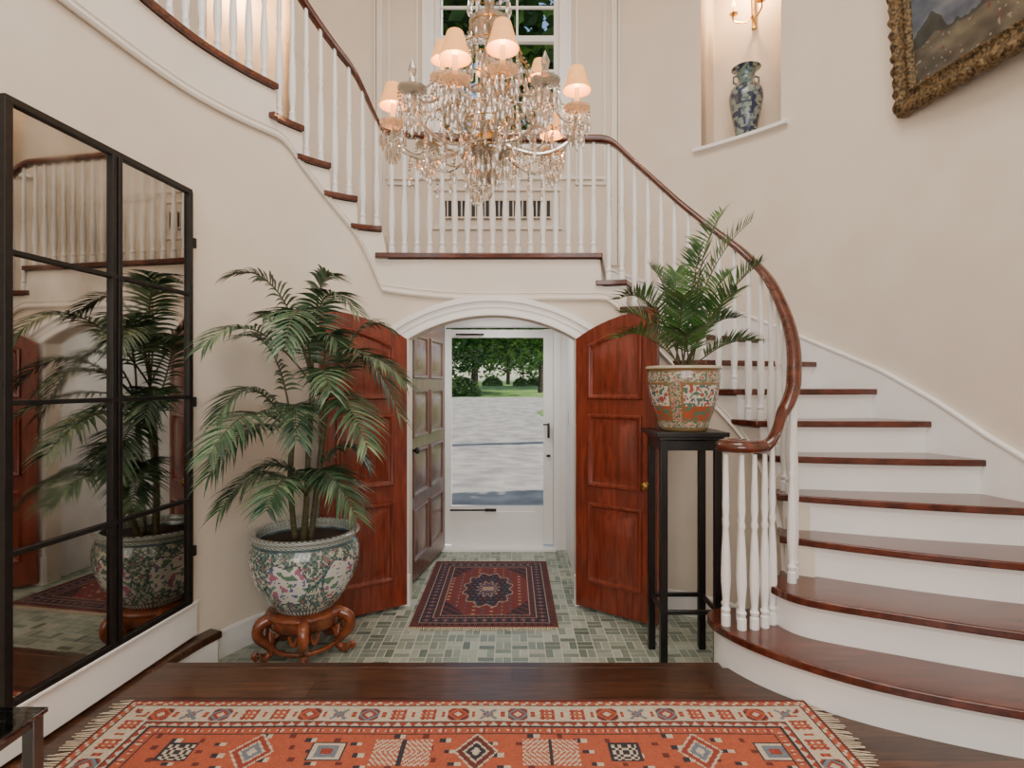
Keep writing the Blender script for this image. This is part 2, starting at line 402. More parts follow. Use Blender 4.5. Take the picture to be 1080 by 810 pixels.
ms.sweep(path,[(0,-.012),(.012,-.006),(.012,.006),(0,.012),(-.016,.012),(-.016,-.012)])
ms.obj('skirt_board',[M_white],stair)
# balusters
H=.76
bal=MB()
def baluster(x,y,z0,z1):
    h=z1-z0; g=1.18
    prof=[(.0175,0),(.0175,.05),(.0135,.055),(.018,.075),(.0115,.09),(.014,.13),(.0185,.20),(.0165,.30*h/.76+.0),(.0115,.40*h/.76),(.0095,.43*h/.76),(.0145,.45*h/.76),(.0095,.47*h/.76),(.0135,.52*h/.76),(.0105,.66*h/.76),(.0085,h)]
    bal.lathe([(r*g,z) for r,z in prof],(x,y,z0),10,0)
INS=-.03
for n in range(3,12):
    for d in(.22,.72):
        t=n+d; p=Pin(t,INS); baluster(p[0],p[1],R*n,zs(t)+H)
for t in(2.25,2.7): p=Pin(t,INS); baluster(p[0],p[1],R*2,zs(t)+H)
for k in range(17):
    t=12+.035+.93*k/16; p=Pin(t,INS); baluster(p[0],p[1],R*12,zs(t)+H)
for n in range(13,17):
    for d in(.25,.75):
        t=n+d; p=Pin(t,INS); baluster(p[0],p[1],R*n,zs(t)+H)
t=17.25; last=None
while t<25:
    p=Pin(t,INS)
    if last is None or math.hypot(p[0]-last[0],p[1]-last[1])>.098: baluster(p[0],p[1],R*17,R*17+H+.04); last=p
    t+=.01
vol=[(1.085,2.665),(1.055,2.695),(1.01,2.69),(.985,2.655),(.99,2.61),(1.03,2.575),(1.085,2.572)]
for p in [(1.01,2.69),(.985,2.62),(1.04,2.575),(1.10,2.58),(1.155,2.60),(1.075,2.675)]: baluster(p[0],p[1],R,R+.79)
baluster(1.205,2.635,R,R+.83)
bal.obj('balusters',[M_white],stair)
path=[(p[0],p[1],.985) for p in smooth(vol,5)]
t=1.15
while t<25:
    p=Pin(t,INS*min(1,(t-1)/1.5)); z=zs(t)+H
    if t<1.8: z=.985+(z-.985)*((t-1.15)/.65)**1.3
    if t>17.5: z=zs(t)+H+.04
    path.append((p[0],p[1],z)); t+=.06
rp=[(-.030,0),(-.034,.018),(-.028,.034),(-.014,.045),(0,.048),(.014,.045),(.028,.034),(.034,.018),(.030,0),(.02,-.006),(-.02,-.006)]
hr=MB(); hr.sweep(path,rp); hr.lathe([(.001,-.008),(.035,-.006),(.042,.018),(.03,.042),(.001,.048)],(1.06,2.655,.985),20)
hr.obj('handrail',[M_rail],stair,angle=60)
# ------------------------------------------------------------------ floors
mb=MB(); mb.prism([(-1.95,-2.5),(2.52,-2.5),(2.52,2.585),(-1.95,2.585)],-.16,0); mb.obj('floor',[M_floor])
mb=MB(); mb.box((-.35,2.612,-.0175),(2.62,.055,.037)); mb.box((-.35,2.60,-.10),(2.6,.03,.15),mat=1)
pl=[Pin(19.0+2.1*k/10,.0) for k in range(11)]; pi_=[Pin(19.0+2.1*k/10,.085) for k in range(11)]
mb.prism(pl+pi_[::-1],-.035,.004)
pi2=[Pin(19.05+2.0*k/10,.07) for k in range(11)]
mb.prism(pl+pi2[::-1],-.18,-.035,mat=1)
mb.obj('trim_floor_nosing',[M_floor,M_white],bevel=.008)
# tile floor: basket weave blocks
mb=MB(); 
mb.add([(-1.75,2.6,-.1815),(1.5,2.6,-.1815),(1.5,5.12,-.1815),(-1.75,5.12,-.1815)],[(0,1,2,3)],1)
g=.092; pal=[(144,154,138),(128,140,126),(160,168,152),(136,148,134),(108,122,108),(172,178,162)]
for i in range(36):
    for j in range(28):
        x=-1.75+i*g;y=2.6+j*g
        if (i+j)%2: rs=[(x,y,g,g/2),(x,y+g/2,g,g/2)]
        else: rs=[(x,y,g/2,g),(x+g/2,y,g/2,g)]
        for (a,b,w,h) in rs:
            e=.0028; z=-.18; c=lin(random.choice(pal)); f=.92+.16*random.random(); c=tuple(k*f for k in c)
            mb.add([(a+e,b+e,z),(a+w-e,b+e,z),(a+w-e,b+h-e,z),(a+e,b+h-e,z)],[(0,1,2,3)],0,False,[c])
mb.obj('floor_tile',[M_tile,M_grout])
mb=MB()
def bb(t0,t1,z0,h=.14,st=.1):
    n=max(2,int((t1-t0)/st)); strip(mb,[(Pin(t0+(t1-t0)*i/n,.016),Pin(t0+(t1-t0)*i/n,0.0),z0,z0+h) for i in range(n+1)])
    mb.sweep([(*Pin(t0+(t1-t0)*i/n,.014),z0+h) for i in range(n+1)],[(-.012,-.01),(.008,-.008),(.006,.004),(-.012,.012)])
bb(2.3,12.0,-.18); bb(13.0,19.2,-.18); bb(20.9,25.9,0,.15,.2)
mb.obj('baseboard_inner',[M_white])
# ------------------------------------------------------------------ vestibule
YD=5.10
mb=MB(); mb.box((-.93,4.5,.9),(.1,1.25,2.2)); mb.obj('wall_vestibule_left',[M_wall])
mb=MB(); mb.box((.53,4.52,.9),(.1,1.2,2.2)); mb.obj('wall_vestibule_right',[M_white])
mb=MB(); mb.box((-.2,4.52,1.97),(1.6,1.2,.06)); mb.obj('ceiling_vestibule',[M_white])
mb=MB(); mb.box((-2.0,YD+.08,2.6),(2.72,.16,5.8)); mb.box((1.83,YD+.08,2.6),(2.84,.16,5.8)); mb.box((-.11,YD+.08,2.62),(1.1,.16,1.55)); mb.box((-.11,YD+.08,5.4),(1.1,.16,.3))
mb.obj('wall_exterior',[M_white])
x0,x1=-.60,.37
mb=MB()
for x in(x0-.03,x1+.03): mb.box((x,YD-.0,.82),(.06,.14,2.0))
mb.box((-.115,YD,1.84),(1.09,.13,.08)); mb.box((-.115,YD-.02,-.175),(1.0,.2,.03)); mb.box((x1+.085,YD-.03,.82),(.05,.06,2.0))
mb.obj('trim_entry_frame',[M_white])
sd=empty('door_storm')
mb=MB()
mb.box((x0+.03,YD,.82),(.055,.04,1.92)); mb.box((x1-.045,YD,.82),(.085,.04,1.92)); mb.box((-.13,YD,1.74),(.823,.036,.07)); mb.box((-.13,YD,.02),(.823,.036,.36))
mb.box((-.13,YD-.022,.02),(.66,.01,.26)); mb.obj('frame',[M_white],sd)
mb=MB(); mb.box((-.13,YD,.96),(.82,.006,1.54)); mb.obj('pane',[M_glass],sd)
mb=MB(); mb.tube([(-.55,YD-.05,.17),(-.2,YD-.05,.17)],.008,8); mb.box((-.19,YD-.045,.17),(.10,.025,.022)); mb.tube([(-.5,YD-.05,1.73),(-.25,YD-.05,1.73)],.008,8)
mb.box((x1-.045,YD-.03,.87),(.020,.03,.12)); mb.box((x1-.045,YD-.07,.9),(.012,.02,.09)); mb.box((x1-.07,YD-.06,.93),(.05,.012,.012)); mb.box((x1-.045,YD-.03,.65),(.035,.02,.02))
mb.obj('hardware',[M_iron],sd)
mb=MB(); mb.box((.473,4.85,1.0),(.008,.08,.12)); mb.box((.468,4.85,1.0),(.008,.012,.03)); mb.obj('light_switch',[M_white],bevel=.002)
def leaf(name,hg,fr,z0,topf,panels,mat,thick=.042,knob=True,knobz=1.0,kmat=1):
    U=Vector((fr[0]-hg[0],fr[1]-hg[1],0)); w=U.length; U.normalize(); V=Vector((-U.y,U.x,0)); o=Vector((hg[0],hg[1],z0))
    mb=MB()
    def T(u,v,z): return o+U*u+V*v+Vector((0,0,z))
    K=12; top=[(w*k/K,topf(w*k/K)-z0) for k in range(K+1)]
    out=[(0,0.012)]+[(w,0.012)]+top[::-1]; n=len(out)
    vs=[T(u,-thick/2,z) for u,z in out]+[T(u,thick/2,z) for u,z in out]
    mb.add(vs,[tuple(range(n)),tuple(range(2*n-1,n-1,-1))]+[(i,n+i,n+(i+1)%n,(i+1)%n) for i in range(n)],0)
    for (u0,u1,zb,zt_) in panels:
        if callable(zt_): tp=[(u1+(u0-u1)*k/8,zt_(u1+(u0-u1)*k/8)) for k in range(9)]
        else: tp=[(u1,zt_),(u0,zt_)]
        pts=[(u0,zb),(u1,zb)]+tp; uc=(u0+u1)/2; zc=(zb+max(p[1] for p in tp))/2; hw=(u1-u0)/2
        def ins(d): return [(uc+(u-uc)*(1-d/hw),z+(d if z<zc else -d)) for u,z in pts]
        for sgn in(-1,1):
            rings=[(0,0),(.007,.016),(.022,.014),(.032,.001),(.046,.001),(.076,.013)]
            vs=[];m=len(pts)
            for d,hh in rings:
                for u,z in ins(d): vs.append(T(u,sgn*(thick/2+hh),z))
            fs=[]
            for r_ in range(len(rings)-1):
                for i in range(m):
                    q=(r_*m+i,r_*m+(i+1)%m,(r_+1)*m+(i+1)%m,(r_+1)*m+i); fs.append(q if sgn<0 else q[::-1])
            q=tuple((len(rings)-1)*m+i for i in range(m)); fs.append(q if sgn<0 else q[::-1])
            mb.add(vs,fs,0)
    if knob:
        for sgn in(-1,1):
            c=T(w-.06,sgn*(thick/2+.035),knobz)
            vs=[];
            prof=[(.022,-.035),(.022,-.03),(.009,-.027),(.009,-.01),(.02,-.003),(.026,.01),(.02,.022),(.002,.027)]
            fs=[];sg=14
            for j,(r_,d) in enumerate(prof):
                for i in range(sg):
                    a=2*PI*i/sg; vs.append(c+V*sgn*d+U*r_*math.cos(a)+Vector((0,0,r_*math.sin(a))))
            for j in range(len(prof)-1):
                for i in range(sg): fs.append((j*sg+i,j*sg+(i+1)%sg,(j+1)*sg+(i+1)%sg,(j+1)*sg+i))
            mb.add(vs,fs,kmat,True)
    return mb.obj(name,[mat,M_brass,M_iron],bevel=.003)
def tz(u): return archz(AC[0]+.556-min(u,.556))-.005
pz=lambda u: tz(u)+.17-.09
panels=[(.09,.47,1.36,pz),(.09,.47,.80,1.27),(.09,.47,.18,.70)]
leaf('door_1',(-.70,3.752),(-1.165,3.442),-.17,tz,panels,M_door,knobz=.85)
leaf('door_2',(.43,3.752),(.878,3.412),-.17,tz,panels,M_door,knobz=.85)
ep=[]
for (zb,zt_) in((.15,.55),(.63,.98),(1.06,1.42),(1.50,1.83)):
    ep+=[(.11,.49,zb,zt_),(.56,.93,zb,zt_)]
leaf('door_3',(-.615,5.05),(-.755,4.05),-.17,lambda u:1.80,ep,M_entry,knobz=.98,kmat=2)
# ------------------------------------------------------------------ upper window
mb=MB(); wc=CX; w=.535
for sx in(-1,1): mb.box((wc+sx*(w+.045),4.85,(WZ0+WZ1)/2),(.09,.05,WZ1-WZ0+.1)); mb.box((wc+sx*(w+.085),4.835,(WZ0+WZ1)/2),(.02,.05,WZ1-WZ0+.1))
mb.box((wc,4.84,WZ0-.02),(1.3,.1,.04)); mb.box((wc,4.86,WZ0-.08),(1.2,.04,.09))
for sx in(-1,1): mb.box((wc+sx*(w-.02),4.93,(WZ0+WZ1)/2),(.045,.05,WZ1-WZ0))
mb.box((wc,4.93,WZ0+.03),(1.02,.046,.06)); mb.box((wc,4.93,4.27),(1.02,.046,.05)); mb.box((wc,4.93,WZ1-.03),(1.02,.046,.06))
for k in(-1,1): mb.box((wc+k*.175,4.93,(WZ0+WZ1)/2),(.018,.025,WZ1-WZ0))
for z in(3.72,4.0,4.55,4.85): mb.box((wc,4.93,z),(1.02,.022,.018))
mb.box((wc,4.95,(WZ0+WZ1)/2),(1.0,.005,WZ1-WZ0-.05),mat=1)
mb.obj('window_1',[M_white,M_glass])
mb=MB()
def pframe(xa,xb,za,zb,y=4.862,wd=.022):
    for z in(za,zb): mb.box(((xa+xb)/2,y,z),(xb-xa+wd,.018,wd))
    for x in(xa,xb): mb.box((x,y,(za+zb)/2),(wd,.018,zb-za-wd))
for sx in(-1,1):
    a,b=sorted((wc+sx*.68,wc+sx*.92)); pframe(a,b,3.0,5.3); 
    mb.box((wc+sx*1.0,4.86,3.85),(.05,.03,3.1)); mb.box((wc+sx*1.04,4.86,3.85),(.015,.045,3.1))
pframe(wc-.55,wc+.55,2.62,2.95); mb.box((wc,4.86,3.05),(1.9,.02,.03))
mb.obj('trim_wall_panels',[M_str],bevel=.003)
mb=MB(); mb.box((wc,4.866,2.785),(.92,.01,.17))
for k in range(2):
    mb.box((wc,4.855,2.71+.15*k),(.92,.012,.012),mat=1)
for k in range(24): mb.box((wc-.46+.04*k,4.853,2.785),(.010,.012,.17),mat=1)
mb.obj('vent_grille',[M_grille,M_wall])
# ------------------------------------------------------------------ mirror
A=Vector((-1.705,1.90,0)); B=Vector((-1.612,2.85,0)); U=(B-A); Lm=U.length; U.normalize(); ang=math.atan2(U.y,U.x); zb,zt=.20,2.25
mm=empty('mirror_panelled')
mb=MB(); nrm=Vector((U.y,-U.x,0))
def mbox(u,z,wu,hz,d=.03,off=.0,mat=0):
    c=A+U*u+nrm*(off); mb.box((c.x,c.y,z),(wu,d,hz),ang,mat)
for u in(0.0+.012,Lm-.012): mbox(u,(zb+zt)/2,.03,zt-zb)
for u in(Lm/2-.016,Lm/2+.016): mbox(u,(zb+zt)/2,.022,zt-zb)
for k in range(5): mbox(Lm/2,zb+(zt-zb)*k/4,Lm,.026 if k in(0,4) else .018,d=.028)
for z in(.45,1.2,2.0): mbox(Lm+.02,z,.02,.05); 
mb.obj('frame',[M_iron],mm,bevel=.002)
mb=MB(); mbox(Lm/2,(zb+zt)/2,Lm-.02,zt-zb-.02,d=.008,off=-.004); mb.obj('mirror_glass',[M_mirror],mm)
mb=MB(); mbox(Lm/2,.10,Lm+.1,.17,d=.03,off=-.01); mbox(Lm/2,.185,Lm+.1,.015,d=.045,off=-.005); mb.obj('trim_mirror_base',[M_white],bevel=.004)
# ------------------------------------------------------------------ rugs
def rug(name,x0,x1,y0,y1,cell,colfn,z,fr='x'):
    mb=MB(); nx=int((x1-x0)/cell); ny=int((y1-y0)/cell); vs=[];fs=[];cols=[]
    for j in range(ny+1):
        for i in range(nx+1):
            x=x0+(x1-x0)*i/nx;y=y0+(y1-y0)*j/ny
            vs.append((x,y,z+.0012*math.sin(x*9+y*4)+.001*math.sin(y*13)))
    for j in range(ny):
        for i in range(nx):
            a=j*(nx+1)+i; fs.append((a,a+1,a+nx+2,a+nx+1))
            c=colfn((i+.5)/nx*(x1-x0),(j+.5)/ny*(y1-y0),x1-x0,y1-y0)
            f=.86+.26*random.random(); cols.append(tuple(k*f for k in lin(c)))
    mb.add(vs,fs,0,True,cols)
    mb.add([(x0,y0,z-.009),(x1,y0,z-.009),(x1,y1,z-.009),(x0,y1,z-.009),(x0,y0,z),(x1,y0,z),(x1,y1,z),(x0,y1,z)],[(0,1,5,4),(1,2,6,5),(2,3,7,6),(3,0,4,7)],0,False,[lin((120,50,36))]*4)
    if fr=='x':
        k=y0
        while k<y1:
            for xs,s in((x0,-1),(x1,1)):
                l=.05+.03*random.random(); d=.02*(random.random()-.5)
                mb.add([(xs,k,z-.003),(xs,k+.008,z-.003),(xs+s*l,k+.005+d,z-.008),(xs+s*l,k+d,z-.008)],[(0,1,2,3)],1)
            k+=.013
    else:
        k=x0
        while k<x1:
            for ys,s in((y0,-1),(y1,1)):
                l=.03+.02*random.random(); d=.015*(random.random()-.5)
                mb.add([(k,ys,z-.003),(k+.008,ys,z-.003),(k+.005+d,ys+s*l,z-.008),(k+d,ys+s*l,z-.008)],[(0,1,2,3)],1)
            k+=.012
    return mb.obj(name,[M_rug,M_fringe])
RED=(140,58,44);ORG=(166,82,56);CRM=(188,174,152);NAV=(48,43,50);BLU=(106,114,122);MAR=(98,44,38);GOL=(168,128,86)
def colA(x,y,W,Hh):
    dx=min(x,W-x);dy=min(y,Hh-y);d=min(dx,dy); s=(y if dx<dy else x)
    if d<.010: return MAR
    if d<.034: 
        return CRM if (int(s/.014)+int(d/.012))%3==0 else ORG
    if d<.040: return NAV
    if d<.050: return CRM
    if d<.146:
        c=(s%.115)/.115-.5; v=(d-.098)/.048; k=int(s/.115)%5
        a=abs(c);b=abs(v); q=a*1.5+b*.62
        if k in(1,3):
            if q<.86 and a<.34 and b<.85:
                if q<.22: return CRM
                if q<.42: return RED
                if q<.60: return ORG if k==1 else BLU
                return RED if q>.7 else NAV
        elif k in(0,4):
            if a<.25 and b<.7:
                if a<.05 or b<.12: return ORG
                if abs(a-.18)<.05 or abs(b-.5)<.1: return RED
                return CRM
        else:
            if q<.8 and a<.36:
                if abs(c+v*.4)<.08 or abs(c-v*.4)<.08: return BLU
                if q<.3: return RED
                return CRM
        if a>.44: return RED if b<.35 and b>.1 else (ORG if b<.1 else CRM)
        return CRM
    if d<.152: return NAV
    if d<.176:
        c=(s%.04)/.04; v=(d-.152)/.024
        return CRM if abs(c-.5)*2<v else RED
    if d<.184: return NAV
    if d<.222:
        c=(s%.05)/.05-.5; v=(d-.203)/.019
        if abs(c)*1.3+abs(v)*.5<.42: return CRM if abs(c)>.12 else RED
        return ORG
    if d<.228: return NAV
    fy=(Hh-y)-.228; fx=x-W/2+50
    row=int(fy/.19); sh=(.13 if row%2 else 0); cx=((fx+sh)%.26)-.13; cy=(fy%.19)-.095
    k=(int((fx+sh)//.26)+row*2)%6
    a=abs(cx);b=abs(cy)
    if k in(0,3):
        q=a*.8+b*.6
        if q<.062:
            if q<.014: return CRM
            if q<.030: return NAV if k==0 else BLU
            if q<.037: return CRM
            if q<.055: return RED if k else MAR
            return CRM
    elif k in(1,5):
        if b<.07 and a<.10:
            if int((a+b*.8)/.009)%2==0 and a>.008: return CRM
            if a<.008: return NAV
            return ORG
    elif k==2:
        if b<.05 and a<.055:
            if b>.040 or a>.045: return NAV
            return CRM if (int(a/.012)+int(b/.012))%2 else NAV
    else:
        q=max(b,a*.8)
        if q<.05:
            if q>.042: return NAV
            if q>.03: return CRM
            if q>.015: return BLU
            return RED
    m=(int(fx/.021)*7+int(fy/.021)*13)%23
    if m==0: return NAV
    if m==7: return CRM
    if m==12: return MAR
    return ORG
rug('oriental_rug',-1.53,1.18,.35,2.30,.0058,colA,.012)
def colB(x,y,W,Hh):
    dx=min(x,W-x);dy=min(y,Hh-y);d=min(dx,dy); s=(y if dx<dy else x)
    M1=(98,50,48);N1=(44,39,50);R1=(110,48,44);C1=(158,132,116);B1=(72,78,98)
    if d<.012: return MAR
    if d<.05: return M1 if abs((s%.04)/.04-.5)>.22 else N1
    if d<.055: return C1
    if d<.125:
        c=(s%.06)/.06-.5; v=(d-.09)/.035; q=abs(c)+abs(v)*.42
        if q<.12: return C1
        if q<.30: return R1
        if q<.38: return B1
        return N1
    if d<.131: return C1
    if d<.165: return M1 if int(s/.014)%2 else N1
    if d<.170: return C1
    u=abs(x-W/2)/(W/2-.17); v=abs(y-Hh/2)/(Hh/2-.17)
    st=.06*math.cos(12*math.atan2(v,u+1e-6))
    D=math.hypot(u*1.15,v*1.0)+st
    if v<.08 and u<.14: return C1
    if D<.26: return B1 if (int(x/.02)+int(y/.02))%3 else R1
    if D<.30: return C1
    if D<.66: return N1 if (int(x/.018)*3+int(y/.018)*5)%6 else (B1 if int(x/.05)%2 else R1)
    if D<.70: return C1
    if u+v>1.45: return N1 if (int(x/.02)+int(y/.02))%4 else R1
    if (int(x/.020)*5+int(y/.020)*3)%9==0: return C1 if (int(x/.05)%2) else B1
    return R1
rug('entry_rug',-.62,.28,3.42,4.68,.0068,colB,-.168,'y')
# ------------------------------------------------------------------ chandelier
ch=empty('crystal_chandelier'); CC=(-.10,2.50)
br=MB(); cr=MB(); shd=MB(); can=MB()
def drop(x,y,z,l,r=.010,seg=6):
    prof=[(.0008,0),(r*.55,-l*.18),(r,-l*.62),(r*.5,-l*.9),(.0006,-l)]
    cr.lathe(prof,(x,y,z),seg,cap=False)
def bead(x,y,z,r=.0072):
    cr.add([(x+r,y,z),(x,y+r,z),(x-r,y,z),(x,y-r,z),(x,y,z+r),(x,y,z-r)],[(0,1,4),(1,2,4),(2,3,4),(3,0,4),(1,0,5),(2,1,5),(3,2,5),(0,3,5)])
def dropring(cx,cy,z,r,n,l,ln=2):
    for i in range(n):
        a=2*PI*(i+random.random()*.3)/n; x=cx+r*math.cos(a);y=cy+r*math.sin(a)
        for k in range(ln): bead(x,y,z-.008-.015*k,.0062)
        drop(x,y,z-.012-.015*ln,l*(.85+.3*random.random()),.0095)
def string(p,q,sag,n):
    for i in range(n+1):
        u=i/n; bead(p[0]+(q[0]-p[0])*u,p[1]+(q[1]-p[1])*u,p[2]+(q[2]-p[2])*u-sag*4*u*(1-u),.0072)
br.tube([(CC[0],CC[1],2.2),(CC[0],CC[1],5.5)],.007,8)
br.lathe([(.06,-.03),(.055,0)],(CC[0],CC[1],5.5),16)
cr.lathe([(.004,2.17),(.02,2.19),(.03,2.215),(.02,2.24),(.012,2.25),(.05,2.27),(.085,2.30),(.09,2.32),(.03,2.33),(.022,2.36),(.045,2.40),(.05,2.43),(.03,2.47),(.018,2.50),(.028,2.55),(.04,2.62),(.036,2.70),(.018,2.78),(.015,2.82),(.07,2.85),(.09,2.88),(.02,2.885),(.02,2.95),(.03,3.02),(.016,3.1),(.06,3.14),(.02,3.16),(.03,3.22),(.015,3.3)],(CC[0],CC[1],0),16)
br.lathe([(.03,2.335),(.055,2.345),(.055,2.375),(.03,2.385)],(CC[0],CC[1],0),20)
arms=[(-.545,2.60,2.62,1),(.285,2.50,2.64,1),(-.035,2.12,2.60,1),(-.215,2.15,2.58,1),(.20,2.86,2.60,1),(-.18,2.93,2.53,1),(-.40,2.28,2.46,0),(.13,2.22,2.46,0),(-.42,2.82,2.46,0),
      (.13,2.70,2.80,2),(-.32,2.62,2.84,2),(-.12,2.76,2.86,2)]
for (x,y,z,kind) in arms:
    dx,dy=x-CC[0],y-CC[1];r=math.hypot(dx,dy);ux,uy=dx/r,dy/r
    zc=z-.05
    zbob=zc-.10 if kind!=0 else z
    z0=2.37 if kind!=2 else 2.60
    def Q(s,zz): return (CC[0]+ux*s,CC[1]+uy*s,zz)
    pts=smooth([Q(.03,z0),Q(r*.3,z0-.05),Q(r*.62,z0-.07),Q(r*.92,z0-.01 if kind!=2 else z0+.02),Q(r,zbob-.01)],6)
    cr.tube(pts,.0085,7)
    cr.lathe([(.012,-.006),(.035,-.004),(.056,.006),(.060,.014),(.034,.002),(.012,.0)],(x,y,zbob),18)
    dropring(x,y,zbob+.004,.056,12,.065)
    dropring(x,y,zbob-.04,.028,6,.065,3)
    drop(x,y,zbob-.09,.09,.013)
    if kind>0:
        can.lathe([(.011,0),(.011,.10),(.006,.104)],(x,y,zbob),10)
        f=.78 if kind==2 else .90
        zb_=zbob+.088
        shd.lathe([(.068*f,0),(.066*f,.006),(.052*f,.045*f),(.035*f,.108*f),(.032*f,.114*f)],(x,y,zb_),48,rmod=lambda a,j:1+.03*(1 if int(a/(2*PI)*48+.5)%2 else -1),cap=False)
        can.lathe([(.004,0),(.011,.012),(.012,.022),(.006,.04),(.001,.05)],(x,y,zbob+.10),8,mat=1)
    else:
        cr.lathe([(.012,0),(.02,.03),(.012,.06),(.018,.09),(.002,.13)],(x,y,zbob),8)
    string((CC[0]+ux*.08,CC[1]+uy*.08,2.86),(x,y,zbob+.0),.07,30)
    string((CC[0]+ux*.05,CC[1]+uy*.05,2.42),(x,y,zbob-.01),.06,22)
    for s in(.35,.6,.82): 
        q=Q(r*s,z0-.07); 
        for k in range(3): bead(q[0],q[1],q[2]-.012-.014*k)
        drop(q[0],q[1],q[2]-.05,.07,.010)
low=sorted([a for a in arms if a[3]<2],key=lambda a:math.atan2(a[1]-CC[1],a[0]-CC[0]))
for i,a in enumerate(low):
    b=low[(i+1)%len(low)]; string((a[0],a[1],2.46),(b[0],b[1],2.46),.07,24)
    m=((a[0]+b[0])/2,(a[1]+b[1])/2); drop(m[0],m[1],2.385,.07,.012)
for (z,r,n_,l,k) in((2.31,.088,16,.08,2),(2.86,.085,14,.08,2),(2.25,.045,9,.07,1),(2.42,.13,18,.08,3),(2.44,.20,20,.08,3),(2.40,.28,22,.07,2),(3.13,.058,12,.07,2),(3.02,.09,12,.07,2),(2.56,.10,13,.09,2),(2.66,.17,15,.08,3),(2.74,.14,14,.08,3)):
    dropring(CC[0],CC[1],z,r,n_,l,k)
    br.tube([(CC[0]+r*math.cos(2*PI*i/32),CC[1]+r*math.sin(2*PI*i/32),z) for i in range(33)],.003,5)
drop(CC[0],CC[1],2.17,.07,.016)
br.obj('metal_fittings',[M_brass],ch); cr.obj('crystal_arms_and_drops',[M_crys],ch,angle=20); shd.obj('shades',[M_shade],ch,angle=180); can.obj('candles',[M_candle,M_bulb],ch)
# ------------------------------------------------------------------ painted pots
def cyl(th,c):
    d=(th-c+PI)%(2*PI)-PI; return d
def n3(a,b,c=0): return mnoise.noise(Vector((a,b,c)))
def potcol_blue(z0,z1):
    def f(th,z,j):
        v=(z-z0)/(z1-z0); a=th*.27
        if v<.07: return lin((84,104,108) if int(th*20)%2 else (200,200,190))
        if v>.90: return lin((104,124,122) if math.sin(th*60)*math.sin(v*260)>0 else (196,198,188))
        if .87<v<.90 or .07<v<.09: return lin((66,90,96))
        k=int((th)/(2*PI)*6); cth=(k+.5)*2*PI/6; du=cyl(th,cth)/.40; dv=(v-.47)/.27
        r=du*du+dv*dv*(1+.25*math.cos(du*6))
        if r<1:
            if r>.90: return lin((70,82,98))
            m=n3(a*22,z*30,k*3); m2=n3(a*46,z*54,9)
            if m>.34: return lin((168,108,130))
            if m<-.24: return lin((96,132,108))
            if m2>.3: return lin((90,104,146))
            return lin((208,208,200))
        m=n3(a*38,z*38,4.2); m2=abs(n3(a*34,z*34,1.7))
        if m2<.06: return lin((194,196,184))
        if m>.32: return lin((184,180,164))
        if m<-.36: return lin((146,108,112))
        g=(math.sin(th*60)*math.sin(z*190))
        return lin((66,94,92) if g>0 else (106,128,120))
    return f
def potcol_rose(z0,z1):
    def f(th,z,j):
        v=(z-z0)/(z1-z0); a=th*.2
        if v<.06 or .90<v<.96: return lin((136,112,76))
        if v>.9: return lin((202,192,166))
        if v>.76 or v<.14:
            m=n3(a*60,z*70,1)
            return lin((158,98,96) if m>.2 else (88,116,94) if m<-.1 else (190,180,154))
        k=int((th+.5)/(2*PI)*4); cth=(k+.5)*2*PI/4-.5; du=cyl(th,cth)/.62; dv=(v-.45)/.29
        if abs(du)<1 and abs(dv)<1:
            if abs(du)>.93 or abs(dv)>.91: return lin((132,104,66))
            m=n3(a*34,z*40,k*5); m2=n3(a*60,z*60,7)
            if dv<-.25: return lin((164,84,54) if n3(a*20,z*60,3)>-.1 else (90,116,92))
            if m>.26: return lin((164,80,64))
            if m<-.2: return lin((84,112,94))
            if m2>.3: return lin((74,88,124))
            return lin((202,194,176))
        m=n3(a*60,z*60,2)
        return lin((166,108,108) if m>.12 else (84,112,90) if m<-.1 else (176,160,122))
    return f
def resample(prof,n): return smooth(prof,n)
pot=empty('planter_palm'); pc=(-1.135,3.13)
mb=MB(); z0,z1=.075,.50
SZ=lambda z:.075+(z-.075)*.89
prof=resample([(r,SZ(z)) for r,z in [(.15,.075),(.165,.09),(.20,.14),(.255,.24),(.284,.34),(.288,.42),(.272,.485),(.256,.505),(.262,.515),(.285,.525),(.288,.538),(.275,.545),(.252,.54),(.245,.50),(.24,.47)]],10)
mb.lathe(prof,(pc[0],pc[1],0),260,0,colfn=potcol_blue(z0,SZ(.54)),cap=False)
mb.add([(pc[0],pc[1],.075)]+[(pc[0]+.15*math.cos(a),pc[1]+.15*math.sin(a),.075) for a in [2*PI*i/24 for i in range(24)]],[(0,1+(i+1)%24,1+i) for i in range(24)],0,False,[lin((200,200,190))]*24)
mb.obj('porcelain_pot',[M_porc],pot,angle=80)
mb=MB(); mb.lathe([(.001,.0),(.244,.0),(.244,.01),(.12,.02),(.001,.025)],(pc[0],pc[1],.425),24); mb.obj('soil',[M_soil],pot)
mb=MB(); c=(pc[0],pc[1],0)
mb.lathe([(.001,.04),(.19,.04),(.205,.05),(.205,.062),(.19,.072),(.001,.074)],c,32)
mb.lathe([(.17,-.02),(.185,-.01),(.19,.04),(.17,.04)],c,32)
